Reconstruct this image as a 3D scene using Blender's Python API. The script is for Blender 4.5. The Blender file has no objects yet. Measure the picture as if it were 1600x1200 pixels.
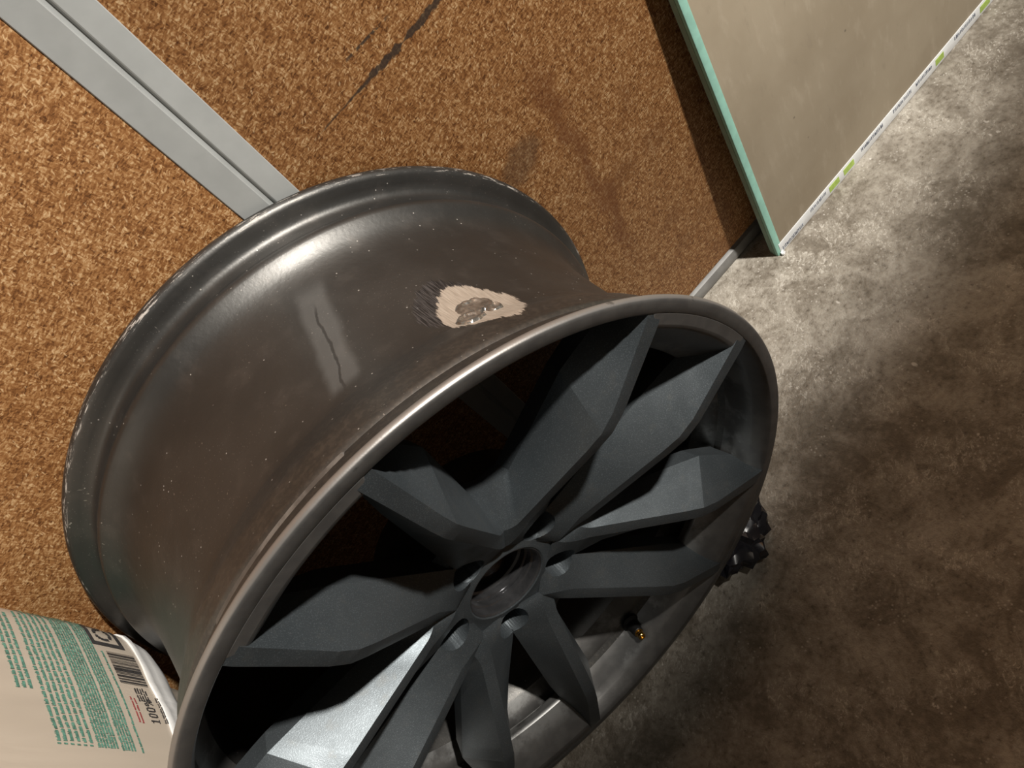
import bpy, bmesh, math, random
from mathutils import Matrix, Vector, noise

random.seed(7)
S = bpy.context.scene
COL = S.collection

# ------------------------------------------------------------------ camera
CAM_H = 0.8128
M = [[0.659456809, -0.750927510, 0.034994170],
     [-0.601746337, -0.499400980, 0.623297687],
     [-0.450575258, -0.432095517, -0.781201255]]
cam_data = bpy.data.cameras.new('camera')
cam = bpy.data.objects.new('camera', cam_data)
COL.objects.link(cam)
cam.matrix_world = Matrix(((M[0][0], -M[0][1], -M[0][2], 0.0),
                           (M[1][0], -M[1][1], -M[1][2], 0.0),
                           (M[2][0], -M[2][1], -M[2][2], CAM_H),
                           (0, 0, 0, 1)))
cam_data.sensor_fit = 'HORIZONTAL'
cam_data.sensor_width = 36.0
cam_data.lens = 36.0 * 1200.0 / 1600.0
cam_data.clip_start = 0.01
S.camera = cam

# ------------------------------------------------------------------ world, lamp, exposure
world = bpy.data.worlds.new('world')
S.world = world
world.use_nodes = True
bg = world.node_tree.nodes['Background']
bg.inputs['Color'].default_value = (1.0, 0.86, 0.70, 1)
bg.inputs['Strength'].default_value = 0.052

LAMP = Vector((1.12, -0.55, 2.30))
spot_d = bpy.data.lights.new('shop_lamp', 'SPOT')
spot_d.energy = 430.0
spot_d.color = (1.0, 0.955, 0.89)
spot_d.shadow_soft_size = 0.05
spot_d.spot_size = 2 * math.radians(62)
spot_d.spot_blend = 0.11
spot = bpy.data.objects.new('shop_lamp', spot_d)
COL.objects.link(spot)
spot.location = LAMP
# beam edge is placed to stand in for a shadow line across the floor
HALF = math.radians(62)
cut_dir = (Vector((0.25, 0.252, 0.0)) - LAMP).normalized()
cut_nrm = Vector((0.99, 0.10, 0.0)).cross(cut_dir).normalized()
aim = math.cos(HALF) * cut_dir + math.sin(HALF) * cut_nrm
spot.rotation_euler = aim.to_track_quat('-Z', 'Y').to_euler()

vs = S.view_settings
vs.view_transform = 'Standard'
vs.look = 'None'
vs.exposure = 0.0
vs.gamma = 1.0
vs.use_curve_mapping = False

# ------------------------------------------------------------------ helpers
def tag(o, label=None, cat=None, group=None, kind=None):
    if label: o['label'] = label
    if cat: o['category'] = cat
    if group: o['group'] = group
    if kind: o['kind'] = kind
    return o

def link(name, me, mat, parent=None, smooth=True, angle=30):
    o = bpy.data.objects.new(name, me)
    COL.objects.link(o)
    if mat is not None and len(me.materials) == 0:
        me.materials.append(mat)
    if smooth:
        for p in me.polygons: p.use_smooth = True
        me.set_sharp_from_angle(angle=math.radians(angle))
    if parent is not None: o.parent = parent
    return o

def mesh(name, verts, faces):
    me = bpy.data.meshes.new(name)
    me.from_pydata([tuple(v) for v in verts], [], faces)
    bm = bmesh.new(); bm.from_mesh(me)
    bmesh.ops.recalc_face_normals(bm, faces=bm.faces)
    bm.to_mesh(me); bm.free()
    me.update()
    return me

def empty(name, loc=(0, 0, 0)):
    o = bpy.data.objects.new(name, None)
    COL.objects.link(o); o.location = loc
    o.empty_display_size = 0.05
    return o

def boxes(name, lst, bevel=0.0):
    """joined boxes (x0,x1,y0,y1,z0,z1)"""
    bm = bmesh.new()
    for (x0, x1, y0, y1, z0, z1) in lst:
        vs_ = [bm.verts.new(p) for p in ((x0,y0,z0),(x1,y0,z0),(x1,y1,z0),(x0,y1,z0),(x0,y0,z1),(x1,y0,z1),(x1,y1,z1),(x0,y1,z1))]
        for q in ((0,3,2,1),(4,5,6,7),(0,1,5,4),(1,2,6,5),(2,3,7,6),(3,0,4,7)):
            bm.faces.new([vs_[i] for i in q])
    if bevel:
        bmesh.ops.bevel(bm, geom=list(bm.edges), offset=bevel, segments=2, affect='EDGES', profile=0.5)
    me = bpy.data.meshes.new(name); bm.to_mesh(me); bm.free()
    return me

def lathe(name, prof, n=256, closed=True):
    """prof: list of (r, depth) closed loop, revolved round local Y (depth)."""
    V = []; F = []
    k = len(prof)
    for i in range(n):
        t = 2 * math.pi * i / n
        ct, st = math.cos(t), math.sin(t)
        for (r, z) in prof: V.append((r * ct, z, r * st))
    m = k if closed else k - 1
    for i in range(n):
        j = (i + 1) % n
        for q in range(m):
            q2 = (q + 1) % k
            F.append((i * k + q, j * k + q, j * k + q2, i * k + q2))
    return mesh(name, V, F)

def bevel_mod(o, w, seg=2, ang=25):
    b = o.modifiers.new('bevel', 'BEVEL')
    b.width = w; b.segments = seg; b.limit_method = 'ANGLE'; b.angle_limit = math.radians(ang)
    b.harden_normals = False
    return b

# ---- node mini language
class NT:
    def __init__(self, name):
        self.m = bpy.data.materials.new(name); self.m.use_nodes = True
        self.t = self.m.node_tree; self.n = self.t.nodes
        self.b = self.n['Principled BSDF']
    def put(self, sock, v):
        if isinstance(v, bpy.types.NodeSocket): self.t.links.new(v, sock)
        elif v is not None:
            if sock.type == 'RGBA' and len(v) == 3: v = (*v, 1)
            sock.default_value = v
    def coord(self, which='Object'):
        return self.n.new('ShaderNodeTexCoord').outputs[which]
    def math(self, op, a, b=None, c=None, clamp=False):
        n = self.n.new('ShaderNodeMath'); n.operation = op; n.use_clamp = clamp
        self.put(n.inputs[0], a)
        if b is not None: self.put(n.inputs[1], b)
        if c is not None: self.put(n.inputs[2], c)
        return n.outputs[0]
    def sep(self, v):
        n = self.n.new('ShaderNodeSeparateXYZ'); self.put(n.inputs[0], v); return n.outputs
    def comb(self, x, y, z):
        n = self.n.new('ShaderNodeCombineXYZ')
        for i, q in enumerate((x, y, z)): self.put(n.inputs[i], q)
        return n.outputs[0]
    def mapping(self, v, loc=(0,0,0), rot=(0,0,0), sc=(1,1,1)):
        n = self.n.new('ShaderNodeMapping'); self.put(n.inputs[0], v)
        n.inputs['Location'].default_value = loc; n.inputs['Rotation'].default_value = rot; n.inputs['Scale'].default_value = sc
        return n.outputs[0]
    def noise(self, v, scale, detail=3, rough=0.55, dist=0.0, out='Fac'):
        n = self.n.new('ShaderNodeTexNoise'); self.put(n.inputs['Vector'], v)
        n.inputs['Scale'].default_value = scale; n.inputs['Detail'].default_value = detail
        n.inputs['Roughness'].default_value = rough; n.inputs['Distortion'].default_value = dist
        return n.outputs[out]
    def voro(self, v, scale, feature='F1', out='Distance', rnd=1.0):
        n = self.n.new('ShaderNodeTexVoronoi'); n.feature = feature; self.put(n.inputs['Vector'], v)
        n.inputs['Scale'].default_value = scale; n.inputs['Randomness'].default_value = rnd
        return n.outputs[out]
    def ramp(self, f, stops, interp='LINEAR'):
        n = self.n.new('ShaderNodeValToRGB'); self.put(n.inputs[0], f)
        r = n.color_ramp; r.interpolation = interp
        while len(r.elements) < len(stops): r.elements.new(0.5)
        for e, (p, c) in zip(r.elements, stops):
            e.position = p
            e.color = (c, c, c, 1) if not isinstance(c, (tuple, list)) else ((*c, 1) if len(c) == 3 else c)
        return n.outputs[0]
    def smooth(self, v, a, b, lo=0.0, hi=1.0):
        n = self.n.new('ShaderNodeMapRange'); n.interpolation_type = 'SMOOTHSTEP'
        self.put(n.inputs[0], v); n.inputs[1].default_value = a; n.inputs[2].default_value = b
        n.inputs[3].default_value = lo; n.inputs[4].default_value = hi
        return n.outputs[0]
    def mix(self, f, a, b, blend='MIX'):
        n = self.n.new('ShaderNodeMix'); n.data_type = 'RGBA'; n.blend_type = blend
        self.put(n.inputs[0], f); self.put(n.inputs[6], a); self.put(n.inputs[7], b)
        return n.outputs[2]
    def bump(self, h, strength=0.3, dist=0.001, normal=None):
        n = self.n.new('ShaderNodeBump'); self.put(n.inputs['Height'], h)
        n.inputs['Strength'].default_value = strength; n.inputs['Distance'].default_value = dist
        if normal is not None: self.put(n.inputs['Normal'], normal)
        return n.outputs[0]
    def out(self, color=None, rough=None, metal=None, normal=None, spec=None, coat=None, sheen=None):
        if color is not None: self.put(self.b.inputs['Base Color'], color)
        if rough is not None: self.put(self.b.inputs['Roughness'], rough)
        if metal is not None: self.put(self.b.inputs['Metallic'], metal)
        if normal is not None: self.put(self.b.inputs['Normal'], normal)
        if spec is not None: self.put(self.b.inputs['Specular IOR Level'], spec)
        if coat is not None: self.put(self.b.inputs['Coat Weight'], coat)
        return self.m

def plain(name, col, rough=0.5, metal=0.0, nscale=60, namt=0.12):
    t = NT(name); v = t.coord()
    n = t.noise(v, nscale, 4)
    c = t.mix(t.smooth(n, .3, .7), tuple(x * (1 - namt) for x in col), tuple(min(1, x * (1 + namt)) for x in col))
    return t.out(c, rough, metal, t.bump(t.noise(v, nscale * 8, 2), 0.08, 0.0005))

# ------------------------------------------------------------------ materials
def mat_chipboard():
    t = NT('chipboard'); v = t.coord()
    x, y, z = t.sep(v)
    wob = t.noise(v, 170, 2, out='Color')
    vm = t.n.new('ShaderNodeVectorMath'); vm.operation = 'MULTIPLY_ADD'
    t.put(vm.inputs[0], wob); vm.inputs[1].default_value = (.0035, .0035, .0035); t.put(vm.inputs[2], v)
    base_v = vm.outputs[0]
    layers = []
    for i, (rot, sc) in enumerate(((0.3, 820), (1.35, 760), (2.4, 880), (0.85, 560))):
        mv = t.mapping(t.mapping(base_v, loc=(i * 3.1, 0, i * 1.7), rot=(0, rot * 1.3, 0)), sc=(0.36, 0.02, 1.15))
        col = t.voro(mv, sc, out='Color')
        s = t.sep(col)
        d = t.voro(mv, sc)
        layers.append((s[0], d))
    big = t.noise(v, 7, 4)
    fine = t.noise(v, 700, 3)
    acc = t.math('MULTIPLY', layers[0][0], .34)
    for q in (1, 2): acc = t.math('ADD', acc, t.math('MULTIPLY', layers[q][0], .33))
    tone = t.math('ADD', t.math('MULTIPLY', acc, .62), t.math('ADD', t.math('MULTIPLY', fine, .30), t.math('MULTIPLY', big, .12)))
    base = t.ramp(tone, [(.25, (.088, .032, .008)), (.40, (.212, .084, .024)), (.51, (.298, .132, .043)), (.62, (.41, .212, .082)), (.78, (.64, .43, .23))])
    # pale straw-like flakes
    fl = t.math('MULTIPLY', t.smooth(layers[3][0], .86, .93), t.smooth(layers[3][1], .42, .2))
    base = t.mix(t.math('MULTIPLY', fl, .72), base, (.74, .50, .27))
    fl2 = t.math('MULTIPLY', t.smooth(layers[1][0], .88, .95), t.smooth(layers[1][1], .4, .18))
    base = t.mix(t.math('MULTIPLY', fl2, .5), base, (.62, .38, .18))
    dk = t.math('MULTIPLY', t.smooth(layers[2][0], .14, .06), t.smooth(layers[2][1], .42, .22))
    base = t.mix(t.math('MULTIPLY', dk, .6), base, (.085, .028, .008))
    # stains with shapes of their own
    n1 = t.noise(v, 28, 4); n2 = t.noise(v, 160, 3)
    nz = t.math('SUBTRACT', n1, .5); nf = t.math('SUBTRACT', n2, .5)
    # long black horizontal smear
    cx = t.math('ADD', t.math('MULTIPLY', t.math('SUBTRACT', x, .13), .02), .5235)
    dz = t.math('ABSOLUTE', t.math('SUBTRACT', t.math('ADD', z, t.math('MULTIPLY', nz, .006)), cx))
    wid = t.ramp(t.math('MULTIPLY', x, 5.0), [(.31, 0.0), (.36, .14), (.44, .10), (.55, .30), (.66, .62), (.73, .62), (.76, .10), (.80, .55), (.93, .62), (1.0, .3)])
    wid = t.math('MULTIPLY', wid, t.math('ADD', .0048, t.math('MULTIPLY', nf, .014)))
    m1 = t.smooth(t.math('SUBTRACT', dz, wid), .0006, -.0008)
    dz2 = t.math('ABSOLUTE', t.math('SUBTRACT', t.math('ADD', z, t.math('MULTIPLY', nz, .004)), .5448))
    in2 = t.math('MULTIPLY', t.smooth(x, .095, .12), t.smooth(x, .158, .148))
    m2 = t.math('MULTIPLY', t.math('MULTIPLY', t.smooth(dz2, .0016, .0006), in2), t.smooth(n2, .42, .52))
    base = t.mix(t.math('MULTIPLY', t.math('MAXIMUM', m1, m2), .88), base, (.035, .027, .022))
    # grey-brown blot above the wheel
    ex = t.math('DIVIDE', t.math('SUBTRACT', x, .178), .030); ez = t.math('DIVIDE', t.math('SUBTRACT', z, .366), .026)
    rr = t.math('SQRT', t.math('ADD', t.math('MULTIPLY', ex, ex), t.math('MULTIPLY', ez, ez)))
    m3 = t.smooth(t.math('ADD', rr, t.math('MULTIPLY', nz, 1.6)), 1.0, .45)
    base = t.mix(t.math('MULTIPLY', m3, .55), base, (.10, .055, .03))
    # long run of brown damp down the board
    xl = t.math('ADD', .228, t.math('MULTIPLY', nz, .06))
    dx = t.math('ABSOLUTE', t.math('SUBTRACT', x, xl))
    m4 = t.math('MULTIPLY', t.smooth(dx, .016, .002), t.math('MULTIPLY', t.smooth(z, .12, .22), t.smooth(z, .46, .38)))
    base = t.mix(t.math('MULTIPLY', m4, .60), base, (.15, .048, .014))
    damp = t.math('MULTIPLY', t.smooth(n1, .5, .75), t.math('MULTIPLY', t.smooth(x, .17, .24), t.smooth(z, .45, .3)))
    base = t.mix(t.math('MULTIPLY', damp, .5), base, (.17, .065, .02))
    h = t.math('ADD', t.math('MULTIPLY', tone, .8), t.math('MULTIPLY', fine, .4))
    return t.out(base, .62, 0, t.bump(h, .24, .0010), spec=.35)

def mat_concrete():
    t = NT('concrete'); v = t.coord()
    big = t.noise(v, 5.5, 5, .6); mid = t.noise(v, 26, 5, .65, .6); fine = t.noise(v, 170, 4, .6); gr = t.noise(v, 600, 2)
    tone = t.math('ADD', t.math('MULTIPLY', big, .42), t.math('ADD', t.math('MULTIPLY', mid, .36), t.math('MULTIPLY', fine, .22)))
    c = t.ramp(tone, [(.30, (.088, .070, .050)), (.44, (.185, .158, .122)), (.55, (.37, .335, .28)), (.68, (.56, .52, .455))])
    # trowel scuffs and pale lime specks
    sv = t.mapping(t.mapping(v, rot=(0, 0, .9)), sc=(1, .55, 1))
    sc = t.noise(sv, 240, 5, .75, 1.3)
    clus = t.noise(v, 13, 4, .6, .5)
    m = t.math('MULTIPLY', t.math('MULTIPLY', t.smooth(sc, .52, .62), t.smooth(mid, .40, .56)), t.smooth(clus, .40, .60))
    c = t.mix(t.math('MULTIPLY', m, .8), c, (.64, .60, .53))
    sp = t.math('MULTIPLY', t.smooth(t.voro(v, 210), .30, .10), t.smooth(t.noise(v, 34, 3), .50, .62))
    c = t.mix(t.math('MULTIPLY', sp, .6), c, (.62, .58, .52))
    chip = t.math('MULTIPLY', t.smooth(t.voro(t.mapping(v, sc=(1, .6, 1)), 34), .085, .055), t.smooth(fine, .45, .55))
    c = t.mix(t.math('MULTIPLY', chip, .8), c, (.70, .66, .60))
    dk = t.math('MULTIPLY', t.smooth(fine, .40, .28), .45)
    c = t.mix(dk, c, (.07, .055, .04))
    h = t.math('ADD', t.math('MULTIPLY', mid, .5), t.math('ADD', t.math('MULTIPLY', fine, .4), t.math('MULTIPLY', gr, .15)))
    return t.out(c, t.ramp(fine, [(.3, .50), (.7, .74)]), 0, t.bump(h, .9, .004), spec=.45)

def mat_barrel():
    t = NT('barrel_paint'); v = t.coord()
    x, y, z = t.sep(v)
    th = t.math('MULTIPLY', t.math('ARCTAN2', z, x), 57.29578)
    rad = t.math('SQRT', t.math('ADD', t.math('MULTIPLY', x, x), t.math('MULTIPLY', z, z)))
    n1 = t.noise(v, 9, 4); n2 = t.noise(v, 48, 4); n3 = t.noise(v, 300, 3)
    c = t.mix(t.smooth(n1, .35, .65), (.078, .076, .072), (.102, .099, .094))
    c = t.mix(t.math('MULTIPLY', t.smooth(n2, .52, .72), .35), c, (.14, .13, .12))
    # dust specks
    vd = t.voro(v, 150); dots = t.math('MULTIPLY', t.smooth(vd, .11, .05), t.smooth(n2, .46, .60))
    c = t.mix(t.math('MULTIPLY', dots, .75), c, (.42, .39, .35))
    vd2 = t.voro(v, 420); dots2 = t.math('MULTIPLY', t.smooth(vd2, .16, .07), t.smooth(n1, .42, .60))
    c = t.mix(t.math('MULTIPLY', dots2, .55), c, (.36, .34, .31))
    sv = t.comb(t.math('MULTIPLY', th, .02), t.math('MULTIPLY', y, 5.0), rad)
    fleck = t.math('MULTIPLY', t.smooth(t.noise(sv, 60, 2), .72, .76), t.smooth(n1, .45, .6))
    c = t.mix(t.math('MULTIPLY', fleck, .7), c, (.5, .47, .43))
    # brake-dust haze close to the front bead
    haze = t.math('MULTIPLY', t.smooth(y, .085, .04), t.smooth(n3, .42, .66))
    c = t.mix(t.math('MULTIPLY', haze, .35), c, (.17, .155, .135))
    # kerb scratches on the rear flange
    edge = t.math('MULTIPLY', t.smooth(rad, .2668, .2685), t.math('MULTIPLY', t.smooth(y, .21, .235), t.smooth(y, .2448, .2425)))
    ev = t.comb(t.math('MULTIPLY', th, .085), t.math('MULTIPLY', y, 130.0), t.math('MULTIPLY', rad, 150))
    scr = t.math('MULTIPLY', edge, t.smooth(t.noise(ev, 3.0, 6, .75), .535, .61))
    c = t.mix(t.math('MULTIPLY', scr, .85), c, (.58, .53, .48))
    # pale rubbed bar with a dark crack in it
    lin = t.math('DIVIDE', t.math('SUBTRACT', .177, y), .092)
    tc = t.math('ADD', 71.8, t.math('MULTIPLY', lin, 5.8))
    dth = t.math('ABSOLUTE', t.math('SUBTRACT', th, tc))
    inl = t.math('MULTIPLY', t.smooth(lin, -.12, .06), t.smooth(lin, 1.08, .96))
    bar = t.math('MULTIPLY', inl, t.smooth(t.math('ADD', dth, t.math('MULTIPLY', t.math('SUBTRACT', n2, .5), 2.4)), 3.5, 1.7))
    c = t.mix(t.math('MULTIPLY', bar, .34), c, (.12, .115, .108))
    crk = t.math('ABSOLUTE', t.math('ADD', t.math('SUBTRACT', th, t.math('ADD', tc, .2)), t.math('MULTIPLY', t.math('SUBTRACT', t.noise(v, 38, 5), .5), 2.2)))
    crack = t.math('MULTIPLY', t.math('MULTIPLY', inl, t.smooth(lin, .1, .25)), t.smooth(crk, .34, .10))
    c = t.mix(t.math('MULTIPLY', crack, .65), c, (.02, .018, .016))
    # sanded bare-metal patch round the weld
    br = t.noise(t.comb(t.math('MULTIPLY', th, .55), t.math('MULTIPLY', y, 14.0), 0.0), 2.6, 5, .7)
    brs = t.math('SUBTRACT', br, .5)
    def patch(t0, y0, wt, wy, amt):
        a = t.math('ABSOLUTE', t.math('DIVIDE', t.math('SUBTRACT', th, t0), wt))
        b = t.math('ABSOLUTE', t.math('DIVIDE', t.math('SUBTRACT', y, y0), wy))
        a2 = t.math('POWER', a, 1.5); b2 = t.math('POWER', b, 1.5)
        return t.math('ADD', t.math('ADD', a2, b2), t.math('MULTIPLY', brs, amt))
    p_out = t.smooth(patch(56.0, .096, 7.0, .036, .9), 1.03, .90)
    p_in = t.smooth(patch(53.8, .081, 7.0, .038, .9), 1.0, .93)
    stroke = t.noise(t.comb(t.math('MULTIPLY', th, 2.6), t.math('MULTIPLY', y, 30.0), 0.0), 2.0, 3)
    c = t.mix(t.math('MULTIPLY', p_out, .75), c, t.mix(t.smooth(stroke, .4, .62), (.035, .036, .040), (.20, .20, .21)))
    c = t.mix(p_in, c, t.mix(t.smooth(stroke, .3, .7), (.42, .355, .29), (.60, .53, .45)))
    any_dust = t.math('MAXIMUM', t.math('MAXIMUM', scr, dots), t.math('MULTIPLY', bar, .7))
    rough = t.math('ADD', .39, t.math('ADD', t.math('MULTIPLY', n2, .10), t.math('MULTIPLY', any_dust, .25)))
    rough = t.math('ADD', rough, t.math('MULTIPLY', p_in, .06))
    metal = t.math('SUBTRACT', .86, t.math('MULTIPLY', any_dust, .4))
    metal = t.math('SUBTRACT', metal, t.math('MULTIPLY', p_in, .25))
    h = t.math('ADD', t.math('MULTIPLY', n3, .5), t.math('SUBTRACT', t.math('MULTIPLY', stroke, t.math('MULTIPLY', p_out, .8)), t.math('MULTIPLY', crack, 1.0)))
    return t.out(c, rough, metal, t.bump(h, .32, .0007), spec=.5)

def mat_face():
    t = NT('wheel_face_paint'); v = t.coord()
    n1 = t.noise(v, 12, 4); n2 = t.noise(v, 90, 4); fl = t.noise(v, 1300, 1)
    c = t.mix(t.smooth(n1, .35, .65), (.080, .093, .101), (.100, .113, .121))
    c = t.mix(t.math('MULTIPLY', t.smooth(fl, .52, .74), .35), c, (.25, .28, .30))
    c = t.mix(t.math('MULTIPLY', t.smooth(n2, .56, .74), .22), c, (.15, .145, .13))
    rough = t.math('ADD', .39, t.math('MULTIPLY', n2, .12))
    return t.out(c, rough, .72, t.bump(fl, .16, .0004), spec=.5)

def mat_lip():
    t = NT('wheel_lip_paint'); v = t.coord()
    x, y, z = t.sep(v)
    rad = t.math('SQRT', t.math('ADD', t.math('MULTIPLY', x, x), t.math('MULTIPLY', z, z)))
    n2 = t.noise(v, 70, 4); fl = t.noise(v, 800, 2); n1 = t.noise(v, 22, 5, .65)
    c = t.mix(t.smooth(n2, .35, .65), (.135, .131, .126), (.165, .160, .152))
    # bare machined outer edge
    edge = t.smooth(rad, .2684, .2693)
    c = t.mix(edge, c, (.27, .255, .24))
    # dust inside the lip, its pale colour also painting in light on the cone
    dust_lit = t.math('MULTIPLY', t.smooth(y, .012, .024), t.smooth(n1, .48, .62))
    c = t.mix(t.math('MULTIPLY', dust_lit, .65), c, (.36, .36, .35))
    nick = t.math('MULTIPLY', t.smooth(rad, .264, .266), t.smooth(n2, .66, .72))
    c = t.mix(t.math('MULTIPLY', nick, .6), c, (.05, .045, .04))
    rough = t.math('ADD', .36, t.math('MULTIPLY', n2, .14))
    return t.out(c, rough, .7, t.bump(t.math('ADD', fl, t.math('MULTIPLY', dust_lit, 1.5)), .12, .0004))

def mat_bag_plastic(name, col, dents=1.0):
    t = NT(name); v = t.coord()
    w = t.mapping(v, sc=(1, 1, .22))
    n = t.noise(w, 26, 4, .5, .8); n2 = t.noise(v, 300, 2)
    c = t.mix(t.smooth(n, .3, .7), tuple(q * .94 for q in col), col)
    return t.out(c, .38, 0, t.bump(t.math('ADD', n, t.math('MULTIPLY', n2, .02)), .25 * dents, .004), spec=.5)

def mat_gypsum_paper():
    t = NT('gypsum_back_paper'); v = t.coord()
    n1 = t.noise(v, 8, 4); n2 = t.noise(t.mapping(v, sc=(1, 1, .35)), 60, 5, .6); n3 = t.noise(v, 500, 2)
    c = t.mix(t.smooth(n1, .3, .7), (.335, .275, .195), (.40, .335, .245))
    c = t.mix(t.math('MULTIPLY', t.smooth(n2, .52, .72), .5), c, (.46, .39, .295))
    c = t.mix(t.math('MULTIPLY', t.smooth(n2, .40, .28), .35), c, (.27, .225, .165))
    vd = t.voro(v, 26); spot_ = t.smooth(vd, .055, .03)
    c = t.mix(t.math('MULTIPLY', spot_, .6), c, (.11, .09, .07))
    return t.out(c, .72, 0, t.bump(t.math('ADD', n2, t.math('MULTIPLY', n3, .2)), .2, .001), spec=.3)

CHIP = mat_chipboard(); CONC = mat_concrete(); BARREL = mat_barrel(); FACE = mat_face(); LIP = mat_lip()
BAGM = mat_bag_plastic('cream_plastic', (.50, .43, .35)); BAGW = mat_bag_plastic('white_plastic', (.78, .77, .75), 1.4)
PAPER = mat_gypsum_paper()
GREYSTRIP = plain('grey_painted_strip', (.37, .38, .37), .42, 0.0, 40, .05)
GREYTRIM = plain('grey_skirting', (.19, .185, .175), .5, 0.0, 50, .15)
MINT = plain('mint_edge_paper', (.30, .56, .46), .6, 0, 80, .08)
MINT_SHADE = plain('mint_shaded_edge', (.25, .38, .31), .65, 0, 80, .10)  # darker copy of the mint, with the edge's shade put into the colour
GYPS = plain('gypsum_core', (.62, .60, .56), .8, 0, 120, .08)
TAPE = plain('white_tape', (.74, .75, .75), .45, 0, 90, .05)
TAPEINK = plain('grey_tape_ink', (.20, .22, .27), .5, 0, 300, .3)
TAPEGREEN = plain('green_tape_ink', (.36, .50, .10), .5, 0, 200, .15)
INKG = plain('green_print', (.10, .235, .178), .5, 0, 400, .35)
INKB = plain('black_print', (.045, .042, .042), .5, 0, 300, .3)
INKR = plain('red_print', (.30, .06, .06), .5, 0, 300, .2)
BORE = plain('machined_bore', (.13, .13, .135), .20, .85, 120, .2)
RUBBER = plain('black_rubber', (.012, .012, .012), .45, 0, 100, .2)
BRASS = plain('brass', (.72, .46, .14), .25, 1.0, 200, .15)
WELD = plain('weld_metal', (.36, .34, .31), .22, .85, 160, .35)
SUB = plain('raw_wall', (.25, .23, .20), .8, 0, 30, .15)
BLACKBAG = NT('black_film'); BLACKBAG = BLACKBAG.out((.012, .012, .016), .18, 0, None, spec=.6)

# ------------------------------------------------------------------ setting
YW = 0.5135                                    # face of the chipboard
fl_v = []; fl_f = []
NX, NY = 110, 84
for j in range(NY + 1):
    for i in range(NX + 1):
        X = -1.5 + 3.0 * i / NX; Y = -1.7 + (YW + .03 + 1.7) * j / NY
        zz = 0.0016 * (noise.noise(Vector((X * 9, Y * 9, 1.3))) - .6)
        fl_v.append((X, Y, min(0.0, zz)))
for j in range(NY):
    for i in range(NX):
        q = j * (NX + 1) + i
        fl_f.append((q, q + 1, q + NX + 2, q + NX + 1))
fl = link('floor', mesh('floor', fl_v, fl_f), CONC)
tag(fl, 'worn brown-grey concrete floor with pale scuffs', kind='structure')

wall = link('wall_back', boxes('wall_back', [(-1.5, 1.5, YW + .016, YW + .06, 0, 2.4)]), SUB, smooth=False)
tag(wall, 'wall clad with orange-brown chipboard', kind='structure')
for (x0, x1) in ((-1.5, -.001), (.001, 1.5)):
    link('panel', boxes('panel', [(x0, x1, YW, YW + .016, .021, 2.4)], .0012), CHIP, wall)

# grey joint strip with a groove (vertical, over the joint of the two boards)
def prism_z(name, prof, z0, z1):
    k = len(prof)
    V = [(x, y, z0) for x, y in prof] + [(x, y, z1) for x, y in prof]
    F = [(i, (i + 1) % k, k + (i + 1) % k, k + i) for i in range(k)] + [tuple(range(k)), tuple(range(2 * k - 1, k - 1, -1))]
    return mesh(name, V, F)
sp = [(-.0190, YW + .001), (-.0190, YW - .0006), (-.0184, YW - .0011), (.0008, YW - .0032), (.0014, YW - .0028),
      (.0018, YW - .0004), (.0046, YW - .0003), (.0058, YW - .0022), (.0066, YW - .0026), (.0224, YW - .0025), (.0230, YW - .0018), (.0230, YW + .001)]
strip = link('trim_1', prism_z('trim_1', sp, .021, 2.4), GREYSTRIP, angle=20)
tag(strip, 'grey painted joint strip with a groove running down the chipboard', kind='structure')
base_p = [(YW - .0035, 0), (YW - .0055, .004), (YW - .0055, .012), (YW - .0035, .018), (YW + .001, .0205), (YW + .015, .0205), (YW + .015, 0)]
bV = [(-1.5, y, z) for y, z in base_p] + [(1.5, y, z) for y, z in base_p]; k = len(base_p)
bF = [(i, (i + 1) % k, k + (i + 1) % k, k + i) for i in range(k)] + [tuple(range(k)), tuple(range(2 * k - 1, k - 1, -1))]
bb = link('baseboard_back', mesh('baseboard_back', bV, bF), GREYTRIM)
tag(bb, 'thin grey rounded strip along the foot of the chipboard', kind='structure')

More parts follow.
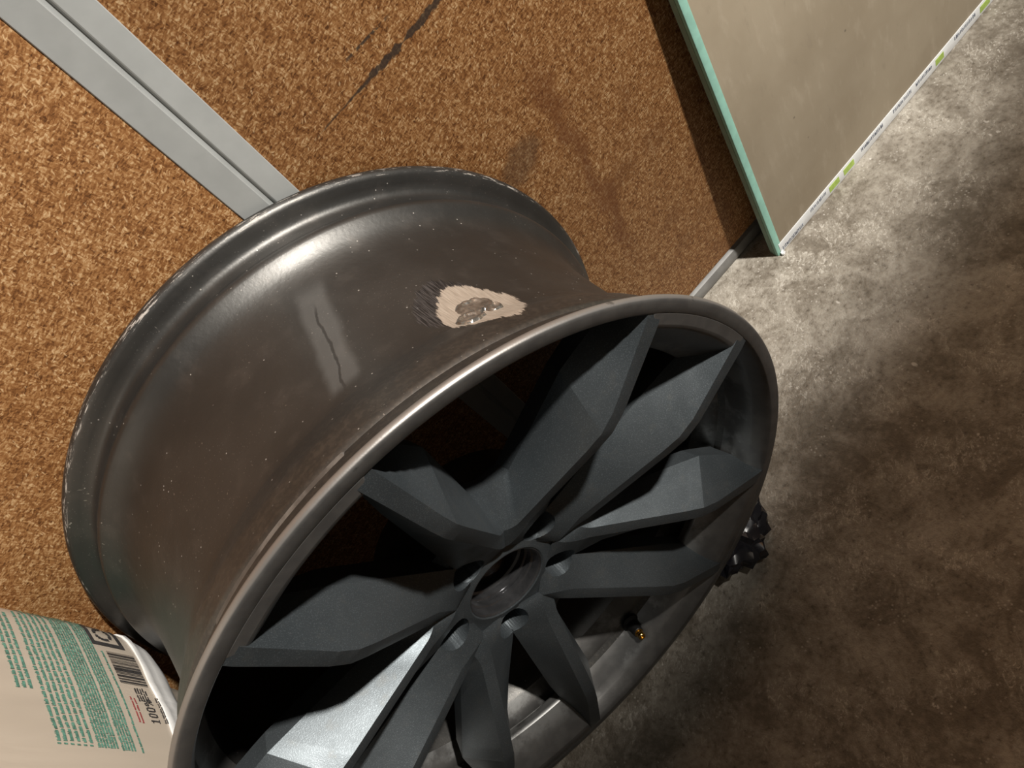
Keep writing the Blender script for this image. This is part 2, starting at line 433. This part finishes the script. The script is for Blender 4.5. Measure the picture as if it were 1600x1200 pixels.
# ------------------------------------------------------------------ plasterboard offcut leaning on the wall
def plasterboard():
    W_, H_, T = .62, .56, .0125
    root = empty('plasterboard_sheet', (.3645, .4672, 0))
    lean = math.atan2(YW - T - .4672, H_ - .01)
    root.rotation_euler = (-lean, 0, math.radians(1.2))
    tag(root, 'tan plasterboard sheet with mint green edge, leaning on the chipboard wall', 'plasterboard')
    link('core', boxes('core', [(.0012, W_, .0012, T - .0012, .0005, H_)], .0004), GYPS, root)
    link('back_paper', boxes('back_paper', [(.0030, W_, 0, .0011, .0006, H_)], .0003), PAPER, root)
    link('front_paper', boxes('front_paper', [(.0008, W_, T - .0011, T, .0006, H_)], .0003), MINT_SHADE, root)
    # mint paper wrapped round the long edge: a bright bevelled band and a flat side with shade painted in
    e = [(.0006, .0046), (.0000, .0034), (.0001, .0016), (.0008, .0004), (.0022, -.0003), (.0088, -.0006), (.0092, -.0002), (.0092, .0012), (.0030, .0012), (.0022, .0046)]
    link('edge_paper', prism_z('edge_paper', e, 0.0, H_), MINT, root)
    e2 = [(.0002, .0047), (.0030, .0047), (.0030, T), (.0010, T)]
    link('edge_paper', prism_z('edge_paper_shaded', e2, 0.0, H_), MINT_SHADE, root)
    tp = link('edge_tape', boxes('edge_tape', [(.0055, W_, -.0010, .0000, .0004, .0170)], .0002), TAPE, root)
    tp['label'] = 'white printed tape'
    rnd = random.Random(5)
    ink = []; grn = []
    x = .010
    while x < W_ - .03:
        run = rnd.uniform(.018, .05)
        if .10 < x < .135 or rnd.random() < .10:
            grn.append((x, min(x + rnd.uniform(.012, .02), W_), -.0013, -.0009, .0040, .0130)); run = .02
        else:
            u = x; up = rnd.random() < .65
            while u < x + run:
                w = rnd.uniform(.0010, .0026)
                z0 = .0090 if up else .0030
                hh = rnd.uniform(.0040, .0056)
                ink.append((u, u + w * .55, -.0013, -.0009, z0, z0 + hh))
                if rnd.random() < .6: ink.append((u, u + w, -.0013, -.0009, z0 + rnd.choice((0, hh * .5, hh - .0007)), z0 + hh * .5 + .0012))
                u += w + .0007
        x += run + rnd.uniform(.006, .02)
    g = link('tape_print', boxes('tape_print', ink), TAPEINK, tp, smooth=False)
    g2 = link('tape_print', boxes('tape_print_green', grn), TAPEGREEN, tp, smooth=False)
    tag(g, kind='stuff'); tag(g2, kind='stuff')
    # torn flap of tape at the corner
    V = [(.0040, -.0012, .0002), (.0100, -.0016, .0002), (.0090, -.0046, .0022), (.0052, -.0060, .0012), (.0032, -.0040, .0004),
         (.0040, -.0012, .0040), (.0085, -.0014, .0052), (.0078, -.0042, .0048), (.0052, -.0052, .0030), (.0034, -.0036, .0030)]
    F = [(0, 1, 2, 3, 4), (9, 8, 7, 6, 5)] + [(i, (i + 1) % 5, 5 + (i + 1) % 5, 5 + i) for i in range(5)]
    link('torn_tape', mesh('torn_tape', V, F), TAPE, root)
    return root
plasterboard()

# ------------------------------------------------------------------ alloy wheel
RW = 0.27
XC, YF, ZC = -0.1000, 0.2599, RW
wheel = empty('alloy_wheel', (XC, YF, 0.0))
tag(wheel, 'bare dark grey alloy wheel with five paired spokes, standing on edge against the chipboard wall', 'wheel')

def wlink(name, me, mat, ry=0.0, parent=None, angle=30):
    o = link(name, me, mat, parent or wheel, angle=angle)
    if parent is None: o.location = (0, 0, ZC)
    o.rotation_euler = (0, -ry, 0)
    return o

# barrel (outer skin front to back, then the inside back to front)
bar_p = [(.2625, .0075), (.2580, .0105), (.2535, .0135), (.2525, .0165), (.2528, .021), (.2545, .0255), (.2553, .0285), (.2549, .0315), (.2530, .036),
         (.2520, .042), (.2505, .048), (.2465, .0555), (.2425, .0625), (.2403, .0685), (.2393, .0705), (.2386, .072), (.2370, .080), (.2352, .095), (.2345, .115), (.2347, .135),
         (.2352, .152), (.2360, .168), (.2372, .180), (.2392, .189), (.2420, .1965), (.2455, .2020), (.2492, .2062), (.2520, .2092), (.2534, .2118), (.2533, .2158), (.2508, .2205), (.2503, .2235),
         (.2508, .2290), (.2520, .2325), (.2552, .2350), (.2600, .2362), (.2655, .2372), (.2685, .2388), (.2698, .2412), (.2699, .2440), (.2690, .2465), (.2668, .2475),
         (.2620, .2470), (.2560, .2445), (.2480, .2400), (.2440, .2320), (.2410, .2150), (.2330, .1900), (.2290, .1600), (.2275, .1200), (.2280, .0850), (.2300, .0680), (.2360, .0575), (.2440, .0500)]
bar = wlink('barrel', lathe('barrel', bar_p, 320), BARREL, angle=40)
bar['label'] = 'dusty brown-grey barrel with a welded patch'

# front lip: machined edge, flat face ring, bevel, inner cone and ledge
lip_p = [(.2588, .0006), (.2596, .0000), (.2670, .0000), (.2682, .0003), (.2691, .0010), (.2697, .0022), (.2700, .0036), (.2698, .0048), (.2688, .0062), (.2655, .0074), (.2600, .0088), (.2540, .0120),
         (.2515, .0300), (.2480, .0460), (.2400, .0560), (.2330, .0640), (.2310, .0640), (.2372, .0545), (.2418, .0490), (.2448, .0472), (.2466, .0462), (.2474, .0448),
         (.2490, .0330), (.2505, .0220), (.2512, .0150), (.2522, .0125), (.2565, .0040)]
lip = wlink('front_lip', lathe('front_lip', lip_p, 320), LIP, angle=40)
lip['label'] = 'front lip with bare machined edge'

# lug pocket cutter
POCK_R, POCK_A = .0560, 36.0
def cutter(angs, rad, z0, z1, name='cut', r0=POCK_R):
    bm = bmesh.new(); n = 40
    for ang in angs:
        cx, cz = r0 * math.cos(math.radians(ang)), r0 * math.sin(math.radians(ang))
        a_ = [bm.verts.new((cx + rad * 1.06 * math.cos(2 * math.pi * i / n), z0, cz + rad * 1.06 * math.sin(2 * math.pi * i / n))) for i in range(n)]
        b_ = [bm.verts.new((cx + rad * math.cos(2 * math.pi * i / n), z1, cz + rad * math.sin(2 * math.pi * i / n))) for i in range(n)]
        for i in range(n): bm.faces.new((a_[i], a_[(i + 1) % n], b_[(i + 1) % n], b_[i]))
        bm.faces.new(a_[::-1]); bm.faces.new(b_)
    bmesh.ops.recalc_face_normals(bm, faces=bm.faces)
    me = bpy.data.meshes.new(name); bm.to_mesh(me); bm.free(); return me

def boolean(me, cut_me, bev=None):
    o = bpy.data.objects.new('tmp', me); COL.objects.link(o)
    if bev:
        bevel_mod(o, *bev)
    c_ = bpy.data.objects.new('tmpc', cut_me); COL.objects.link(c_)
    m = o.modifiers.new('b', 'BOOLEAN'); m.operation = 'DIFFERENCE'; m.solver = 'EXACT'; m.object = c_
    m2 = o.modifiers.new('b2', 'BEVEL'); m2.width = .0014; m2.segments = 2; m2.limit_method = 'ANGLE'; m2.angle_limit = math.radians(50); m2.use_clamp_overlap = True
    dg = bpy.context.evaluated_depsgraph_get(); dg.update()
    out = bpy.data.meshes.new_from_object(o.evaluated_get(dg))
    bpy.data.objects.remove(o); bpy.data.objects.remove(c_)
    return out

# hub with bore
hub_p = [(.0345, .0440), (.0362, .0430), (.0385, .0432), (.0410, .0440), (.0480, .0440), (.0660, .0438), (.0780, .0450), (.0850, .0540), (.0840, .0900), (.0800, .1150), (.0400, .1150), (.0345, .1120), (.0345, .0900)]
hub_me = boolean(lathe('hub', hub_p, 160), cutter([24.4 + 72 * i for i in range(5)], .0142, .020, .0600))
hub = wlink('hub', hub_me, FACE, angle=35)
bore_p = [(.0360, .0440), (.0345, .0436), (.0332, .0450), (.0328, .0490), (.0328, .0520), (.0312, .0530), (.0310, .0560), (.0318, .0570), (.0318, .0590), (.0302, .0600), (.0300, .0630), (.0308, .0638), (.0308, .0654),
          (.0290, .0670), (.0286, .0900), (.0290, .1100), (.0360, .1100)]
wlink('centre_bore', lathe('centre_bore', bore_p, 128), BORE, angle=25)
# lug seats inside the pockets
for i in range(5):
    a_ = math.radians(24.4 + 72 * i)
    seat = lathe('lug_seat', [(.0141, .0585), (.0141, .0655), (.0072, .0655), (.0072, .0620), (.0105, .0590)], 36)
    o = wlink('lug_seat', seat, FACE, angle=35)
    o.location = (POCK_R * math.cos(a_), 0, ZC + POCK_R * math.sin(a_))

# spokes ------------------------------------------------------------
AP = .20; TIP = .955; HA = math.radians(23.2)
Tx, Ty = TIP * math.cos(HA), TIP * math.sin(HA)
ux, uy = Tx - AP, Ty
ul = math.hypot(ux, uy); dx_, dy_ = ux / ul, uy / ul
HW = .0205
def pol(r, deg): return (r * math.cos(math.radians(deg)), r * math.sin(math.radians(deg)))
def along(t, off):            # off>0 : towards slot
    return (AP + ux * t - dy_ * off, uy * t + dx_ * off)
ST = [  # t, ridge z, slot deep (r, rel deg, z), window deep (r, rel deg, z)
    (0.00, .0425, (.150, 46, .0460), (.400, -2.0, .0540)),
    (0.13, .0315, (.270, 36, .0430), (.430, 8.5, .0510)),
    (0.52, .0024, (.697, 27.58, .0330), (.707, 13.95, .0361)),
    (0.60, -.0028, (.785, 26.6, .0310), (.765, 14.6, .0330)),
    (0.68, -.0042, (.815, 26.33, .0297), (.798, 16.05, .0324)),
    (0.97, -.0004, (.925, 25.4, .0250), (.920, 20.8, .0300)),
    (1.045, .0020, (.945, 25.2, .0250), (.945, 21.0, .0300)),
]
def lerp(a, b, s): return a + (b - a) * s
def spoke_mesh(side):
    rows = []
    for i, (t, z, sd, wd) in enumerate(ST):
        flare = HW * (1.0 if t < .8 else 1.0 + (t - .8) * .9)
        rs = along(t, flare); rw = along(t, -flare)
        if i == 0: rs = (.192, -.013); rw = (.262, -.015)
        wdp = pol(wd[0], wd[1])
        sdp = pol(sd[0], sd[1])
        mid = along(t, 0)
        bs = (lerp(sdp[0], mid[0], .12), lerp(sdp[1], mid[1], .12)) if i < 3 else (lerp(sdp[0], mid[0], .25), lerp(sdp[1], mid[1], .25))
        bw = (lerp(wdp[0], mid[0], .15), lerp(wdp[1], mid[1], .15))
        zb = max(sd[2], wd[2]) + .016
        rows.append([(*bs, zb), (*sdp, sd[2]), (*rs, z), (*rw, z), (*wdp, wd[2]), (*bw, zb)])
    # subdivide between stations
    fine = []
    def bez(p, c, r, s): return ((1 - s) ** 2 * p[0] + 2 * s * (1 - s) * c[0] + s * s * r[0], (1 - s) ** 2 * p[1] + 2 * s * (1 - s) * c[1] + s * s * r[1])
    for j, (a_, b_) in enumerate(zip(rows[:-1], rows[1:])):
        n = 10 if j == 0 else 4
        for q in range(n):
            s = q / n
            row = [tuple(lerp(p[k_], r[k_], s) for k_ in range(3)) for p, r in zip(a_, b_)]
            if j == 0:                                  # rounded inner corner of the V
                row[3] = (*bez(a_[3], (.262, .0075), b_[3], s), row[3][2])
                row[4] = (*bez(a_[4], (.400, .0510), b_[4], s), row[4][2])
                row[2] = (*bez(a_[2], (.178, .006), b_[2], s), row[2][2])
            fine.append(row)
    fine.append(rows[-1])
    V = []; F = []
    for row in fine:
        for (x, y, z) in row:
            rm = (.9835 if z < .006 else .9835 + (.930 - .9835) * (z - .006) / .010 if z < .016 else .930 + (.915 - .930) * (z - .016) / .024 if z < .040 else .915 + (.870 - .915) * (z - .040) / .022)
            q = math.hypot(x, y)
            if q > rm: x, y = x * rm / q, y * rm / q
            V.append((x * RW, z, side * y * RW))
    k_ = 6
    for i in range(len(fine) - 1):
        for q in range(k_):
            q2 = (q + 1) % k_
            F.append((i * k_ + q, i * k_ + q2, (i + 1) * k_ + q2, (i + 1) * k_ + q))
    F.append(tuple(range(k_))); F.append(tuple(range(len(V) - 1, len(V) - 1 - k_, -1)))
    return mesh('spoke', V, F)
spoke_me = {}
for side in (1, -1):
    cut = cutter([36.0 * side], .0142, .015, .0600)
    spoke_me[side] = boolean(spoke_mesh(side), cut, (.0030, 3, 22))
V0 = 60.4
for i in range(5):
    for side in (1, -1):
        wlink('spoke', spoke_me[side], FACE, math.radians(V0 + 72 * i), angle=13)

# webs closing the outer end of the slots between spoke pairs
def web_mesh():
    V = []; F = []; n = 14
    prof = [(.966, .0002, 13.6), (.922, .0002, 12.6), (.872, .0130, 12.0), (.815, .0300, 11.4), (.835, .0400, 11.4), (.930, .0440, 13.0)]
    for i in range(n + 1):
        s = -1 + 2 * i / n
        for (r, z, hw) in prof:
            a_ = math.radians(36 + s * hw)
            V.append((r * RW * math.cos(a_), z, r * RW * math.sin(a_)))
    k_ = len(prof)
    for i in range(n):
        for q in range(k_):
            q2 = (q + 1) % k_
            F.append((i * k_ + q, i * k_ + q2, (i + 1) * k_ + q2, (i + 1) * k_ + q))
    F.append(tuple(range(k_))); F.append(tuple(range(len(V) - 1, len(V) - 1 - k_, -1)))
    return mesh('slot_web', V, F)
web_me = web_mesh()
for i in range(5):
    o = wlink('slot_web', web_me, LIP, math.radians(V0 + 72 * i), angle=25)
    bevel_mod(o, .0022, 2, 25)

# weld beads on the sanded patch
def barrel_r(y):
    for (r0, z0), (r1, z1) in zip(bar_p[:36], bar_p[1:37]):
        if z0 <= y <= z1: return lerp(r0, r1, (y - z0) / (z1 - z0))
    return .236
def on_barrel(th, y, h):
    r = barrel_r(y) + h; a_ = math.radians(th)
    return (r * math.cos(a_), y, r * math.sin(a_))
def weld():
    V = []; F = []; NA, NB = 60, 48
    t0, t1, y0, y1 = 49.2, 60.6, .056, .106
    blobs = [(54.0, .085, 2.9, .0100), (57.0, .073, 2.2, .0082), (52.2, .076, 1.5, .0055)]
    for j in range(NB + 1):
        for i in range(NA + 1):
            th = lerp(t0, t1, i / NA); y = lerp(y0, y1, j / NB); h = -.0012
            for (bt, by, rt, rz) in blobs:
                d = math.hypot((th - bt) / rt, (y - by) / rz)
                d += .22 * (noise.noise(Vector((th * .9, y * 160, bt))))
                ring = math.exp(-((d - .82) / .22) ** 2) * .0024 + (.0018 * math.exp(-(d / .75) ** 2))
                h = max(h, ring - .0010 + .0005 * noise.noise(Vector((th * 2.2, y * 420, 3.0))))
            if i in (0, NA) or j in (0, NB): h = -.0012
            V.append(on_barrel(th, y, h))
    for j in range(NB):
        for i in range(NA):
            q = j * (NA + 1) + i
            F.append((q, q + 1, q + NA + 2, q + NA + 1))
    return mesh('weld_bead', V, F)
w_ = wlink('weld_bead', weld(), WELD, parent=bar, angle=60)
w_['label'] = 'lumpy silver weld bead'

# valve stem in the lip
def rot_prof(prof, base, axis, n=24):
    axis = Vector(axis).normalized(); a1 = axis.orthogonal().normalized(); a2 = axis.cross(a1)
    V = []; F = []; k_ = len(prof)
    for i in range(n):
        t = 2 * math.pi * i / n
        for (r, h) in prof: V.append(Vector(base) + axis * h + (a1 * math.cos(t) + a2 * math.sin(t)) * r)
    for i in range(n):
        j = (i + 1) % n
        for q in range(k_ - 1): F.append((i * k_ + q, j * k_ + q, j * k_ + q + 1, i * k_ + q + 1))
    F.append(tuple(i * k_ for i in range(n))[::-1]); F.append(tuple(i * k_ + k_ - 1 for i in range(n)))
    return mesh('valve', V, F)
va = math.radians(-84.8)
def cyl(r, th, y): return Vector((r * math.cos(th), y, r * math.sin(th)))
vb = cyl(.2480, va, .0400)
vax = (-math.cos(va) * .45, -.92, -math.sin(va) * .35)
vs_o = wlink('valve_stem', rot_prof([(.0100, -.002), (.0100, .0006), (.0085, .0016), (.0070, .003), (.0062, .009), (.0056, .0150), (.0050, .0156)], vb, vax), RUBBER)
vs_o['label'] = 'black rubber valve stem'
tipm = rot_prof([(.0046, .0150), (.0046, .0158), (.0037, .0160), (.0037, .0172), (.0039, .0174), (.0039, .0188), (.0036, .0190), (.0036, .0206), (.0039, .0208), (.0039, .0222), (.0034, .0228), (.0018, .0228), (.0018, .0216)], vb, vax)
tp_ = link('valve_tip', tipm, BRASS, vs_o); tp_['label'] = 'brass threaded tip'

# cast ribs on the inside of the barrel
bm = bmesh.new()
for kx in range(4):
    th0 = -38.0 + kx * 3.6
    for (ta, tb, ya, yb) in ((th0, th0 + .9, .066, .082),):
        vv = []
        for r in (.2335, .2268):
            for (tt, yy) in ((ta, ya), (tb, ya), (tb, yb), (ta, yb)): vv.append(bm.verts.new(cyl(r, math.radians(tt), yy)))
        for q in ((0, 3, 2, 1), (4, 5, 6, 7), (0, 1, 5, 4), (1, 2, 6, 5), (2, 3, 7, 6), (3, 0, 4, 7)): bm.faces.new([vv[i] for i in q])
bmesh.ops.recalc_face_normals(bm, faces=bm.faces)
cme = bpy.data.meshes.new('cast_mark'); bm.to_mesh(cme); bm.free()
wlink('cast_mark', cme, FACE, parent=bar)

# ------------------------------------------------------------------ tall plastic sack left of the wheel
def interp(tab, h):
    if h <= tab[0][0]: return tab[0][1]
    for (a_, va_), (b_, vb_) in zip(tab[:-1], tab[1:]):
        if a_ <= h <= b_:
            s = (h - a_) / (b_ - a_); s = s * s * (3 - 2 * s) * .5 + s * .5
            return lerp(va_, vb_, s)
    return tab[-1][1]
XR = [(0, -.400), (.02, -.388), (.20, -.388), (.29, -.385), (.310, -.3760), (.325, -.3660), (.335, -.3585), (.345, -.3520), (.356, -.3475), (.370, -.3448), (.42, -.3440), (.60, -.3440), (.74, -.352), (.80, -.40), (.83, -.47)]
XL = [(0, -.74), (.03, -.78), (.74, -.79), (.80, -.74), (.83, -.66)]
AY = [(0, .15), (.03, .172), (.30, .172), (.345, .172), (.375, .1790), (.40, .1815), (.62, .1815), (.76, .172), (.80, .12), (.83, .03)]
YB = .3285
def sack_pt(phi, h, off=0.0):
    xr, xl, ay = interp(XR, h) + .0045, interp(XL, h), interp(AY, h)
    cx, ax = (xr + xl) / 2, (xr - xl) / 2
    ex = 14.0
    c_, s_ = math.cos(phi), math.sin(phi)
    u = (abs(c_ / ax) ** ex + abs(s_ / ay) ** ex) ** (-1 / ex)
    px, py = u * c_, u * s_
    nx = math.copysign(abs(px / ax) ** (ex - 1) / ax, c_); ny = math.copysign(abs(py / ay) ** (ex - 1) / ay, s_)
    ll = math.hypot(nx, ny)
    y_w = YB + py
    if c_ > 0:
        if y_w < .335:
            q = min(1.0, (.335 - y_w) / .055); px -= .020 * q * q * (3 - 2 * q)
        elif y_w > .37: px -= .40 * (y_w - .37) ** 2
    wr = .0008 * noise.noise(Vector((phi * 7, h * 9, 2.0))) + .0005 * noise.noise(Vector((phi * 30, h * 6, 5.0)))
    return Vector((cx + px + nx / ll * (wr + off), y_w + ny / ll * (wr + off), h))
def sack():
    root = empty('plastic_sack', (-.56, YB, 0))
    tag(root, 'cream plastic sack printed with green text, standing left of the alloy wheel', 'sack')
    inv = Vector((.56, -YB, 0))
    V = []; F = []
    N = 220; hs = [0, .008, .02, .05, .1, .16, .22, .27, .30, .32, .335, .345, .352] + [.352 + .008 * i for i in range(1, 34)] + [.65, .69, .73, .76, .78, .80, .815, .83]
    for h in hs:
        for i in range(N): V.append(sack_pt(2 * math.pi * i / N, h) + inv)
    for j in range(len(hs) - 1):
        for i in range(N):
            F.append((j * N + i, j * N + (i + 1) % N, (j + 1) * N + (i + 1) % N, (j + 1) * N + i))
    F.append(tuple(range(N))[::-1]); F.append(tuple(range((len(hs) - 1) * N, len(hs) * N)))
    link('film', mesh('film', V, F), BAGM, root, angle=60)
    # clear white gusset fold round the foot of the print
    V = []; F = []
    prof = [(.3700, -.0010), (.3698, .0012), (.3670, .0022), (.3620, .0008), (.3560, .0014), (.3490, .0030), (.3410, .0028), (.3330, .0012), (.3260, -.0010)]
    for (h, off) in prof:
        for i in range(N):
            ph = 2 * math.pi * i / N
            wob = .0025 * noise.noise(Vector((ph * 6, 0, 7.0)))
            xo = off + (.0008 * noise.noise(Vector((ph * 20, h * 40, 1.0))) if off > 0 else 0)
            V.append(sack_pt(ph, h + wob, xo) + inv)
    for j in range(len(prof) - 1):
        for i in range(N):
            F.append((j * N + i, j * N + (i + 1) % N, (j + 1) * N + (i + 1) % N, (j + 1) * N + i))
    g = link('gusset_fold', mesh('gusset_fold', V, F), BAGW, root, angle=60); g['label'] = 'glossy white fold'
    # arc length along the sack from Y=0.30 going to the wall
    phs = [math.radians(-30 + 130 * i / 800) for i in range(801)]
    P = [sack_pt(p, .45) for p in phs]
    L = [0.0]
    for a_, b_ in zip(P[:-1], P[1:]): L.append(L[-1] + (a_ - b_).length)
    i0 = min(range(801), key=lambda i: abs(P[i].y - .30) + (0 if phs[i] < 1 else 9))
    def phi_of(s):
        s += L[i0]
        lo, hi = 0, 800
        while hi - lo > 1:
            m = (lo + hi) // 2
            if L[m] <= s: lo = m
            else: hi = m
        return lerp(phs[lo], phs[hi], (s - L[lo]) / max(1e-9, L[hi] - L[lo]))
    def rects(name, lst, mat, off=.0007, par=root):
        V = []; F = []
        for (s0, s1, h0, h1) in lst:
            n = max(1, int((s1 - s0) / .006))
            for q in range(n):
                a0, a1 = lerp(s0, s1, q / n), lerp(s0, s1, (q + 1) / n)
                b = len(V)
                for (s, h) in ((a0, h0), (a1, h0), (a1, h1), (a0, h1)): V.append(sack_pt(phi_of(s), h, off) + inv)
                F.append((b, b + 1, b + 2, b + 3))
        me = bpy.data.meshes.new(name); me.from_pydata([tuple(v) for v in V], [], F)
        return link(name, me, mat, par, smooth=False)
    rnd = random.Random(11)
    def para(s_end, s_start, h_bot, h_top, lines, size, ragged=.0, gap=.0012):
        """word blobs too small to read, flush at s_end, ragged towards the wall"""
        out = []
        for li in range(lines):
            hc = lerp(h_top, h_bot, (li + .5) / lines)
            s = s_end + rnd.uniform(0, .0008); stop = s_start - rnd.uniform(0, ragged)
            while s < stop:
                w = min(rnd.uniform(.003, .011), stop - s)
                # one word: a run of x-height bodies with a few ascenders
                out.append((s, s + w, hc - size * .5, hc + size * .32))
                q = s
                while q < s + w - .0008:
                    if rnd.random() < .5: out.append((q, q + .0006, hc + size * .3, hc + size * .62))
                    q += .0014
                s += w + gap
        return out
    e = .060                                   # Y=.36 line ends
    top = .245
    A_ = para(.106, top, .4735, .4870, 3, .0026, .06)
    B_ = para(e + .0028, top, .4420, .4700, 6, .0026, .06)
    B_ += [(e + .0005, e + .0016, h, h + .0026) for h in (.4433, .4480, .4527, .4573, .4620, .4667)]
    C_ = para(e, top, .4235, .4400, 7, .0019, .03, gap=.0007)
    D_ = para(e - .001, top, .4095, .4215, 5, .0019, .03, gap=.0007)
    E_ = para(e - .002, .160, .4025, .4060, 1, .0019, 0, gap=.0007)
    for lst in (A_, B_, C_, D_, E_):
        rects('printed_text', lst, INKG)
    # symbol box
    sb = [(.196, .2005, .3790, .4095), (.168, .1725, .3790, .4095), (.1725, .196, .3790, .3830), (.1725, .196, .4055, .4095)]
    for k_ in range(18):
        t0 = k_ / 18 * 2 * math.pi
        if k_ % 6 == 5: continue
        cs, ch = .1845 + .0075 * math.cos(t0), .3942 + .0070 * math.sin(t0)
        sb.append((cs - .0015, cs + .0015, ch - .0015, ch + .0015))
    rects('recycling_symbol', sb, INKB)
    # bar code
    bc = []; s = .161
    while s > .126:
        w = rnd.choice((.0004, .0007, .0011, .0016)); bc.append((s - w, s, .3745, .4000)); s -= w + rnd.choice((.0005, .0008, .0012))
    rects('bar_code', bc, INKB)
    # small black print and the big 100%
    rects('printed_text', para(.108, .124, .3790, .3905, 5, .0016, .004), INKB)
    rects('printed_text', para(.086, .112, .3925, .3985, 2, .0016, .002), INKR)
    rects('printed_text', para(.088, .116, .3700, .3740, 2, .0014, .002), INKB)
    # "100%" : glyph strokes, read along the band (towards the wall)
    G = {'1': [(.35, .55, 0, 1), (.15, .35, .72, .86), (.15, .75, 0, .12)],
         '0': [(.05, .25, .15, .85), (.60, .80, .15, .85), (.18, .68, 0, .18), (.18, .68, .82, 1)],
         '%': [(.00, .14, .60, .95), (.28, .42, .60, .95), (.08, .34, .52, .64), (.08, .34, .90, 1), (.60, .74, .05, .40), (.88, 1.02, .05, .40), (.66, .94, 0, .10), (.66, .94, .36, .46),
               (.20, .34, 0, .14), (.30, .44, .14, .30), (.42, .56, .30, .52), (.54, .68, .52, .74), (.66, .80, .74, 1)]}
    txt = []; s = .0865; gh = .0082; gw = .0056
    for ch in '100%':
        w = gw * (1.25 if ch == '%' else 1)
        for (x0, x1, z0, z1) in G[ch]: txt.append((s + x0 * w, s + x1 * w, .3785 + z0 * gh, .3785 + z1 * gh))
        s += w * 1.02
    o = rects('percent_print', txt, INKB, .0009); o['label'] = 'bold black print reading 100%'
    return root
sack()

# ------------------------------------------------------------------ crumpled black film under the wheel
def film():
    bm = bmesh.new()
    bmesh.ops.create_icosphere(bm, subdivisions=4, radius=1.0)
    cx, cy, cz = .058, .290, .017
    for v in bm.verts:
        p = v.co.copy()
        n = noise.noise(p * 1.6 + Vector((3, 1, 2))); r1 = abs(noise.noise(p * 2.6 + Vector((7, 2, 9)))); r2 = abs(noise.noise(p * 5.5 + Vector((4, 4, 1))))
        s = 1.06 + .22 * n - .42 * r1 - .22 * r2
        q = Vector((p.x * .046 * s, p.y * .046 * s, p.z * .024 * s))
        X, Y, Z = cx + q.x, cy + q.y, cz + q.z
        lim = RW - math.sqrt(max(0, RW ** 2 - (X + .1) ** 2)) - .0012
        Z = min(Z, lim); Z = max(Z, .0004)
        v.co = (X - cx, Y - cy, Z)
    me = bpy.data.meshes.new('black_film'); bm.to_mesh(me); bm.free()
    o = link('plastic_wrap', me, BLACKBAG, angle=24)
    o.location = (cx, cy, 0)
    tag(o, 'crumpled scrap of glossy black plastic film wedged under the alloy wheel', 'plastic scrap')
film()
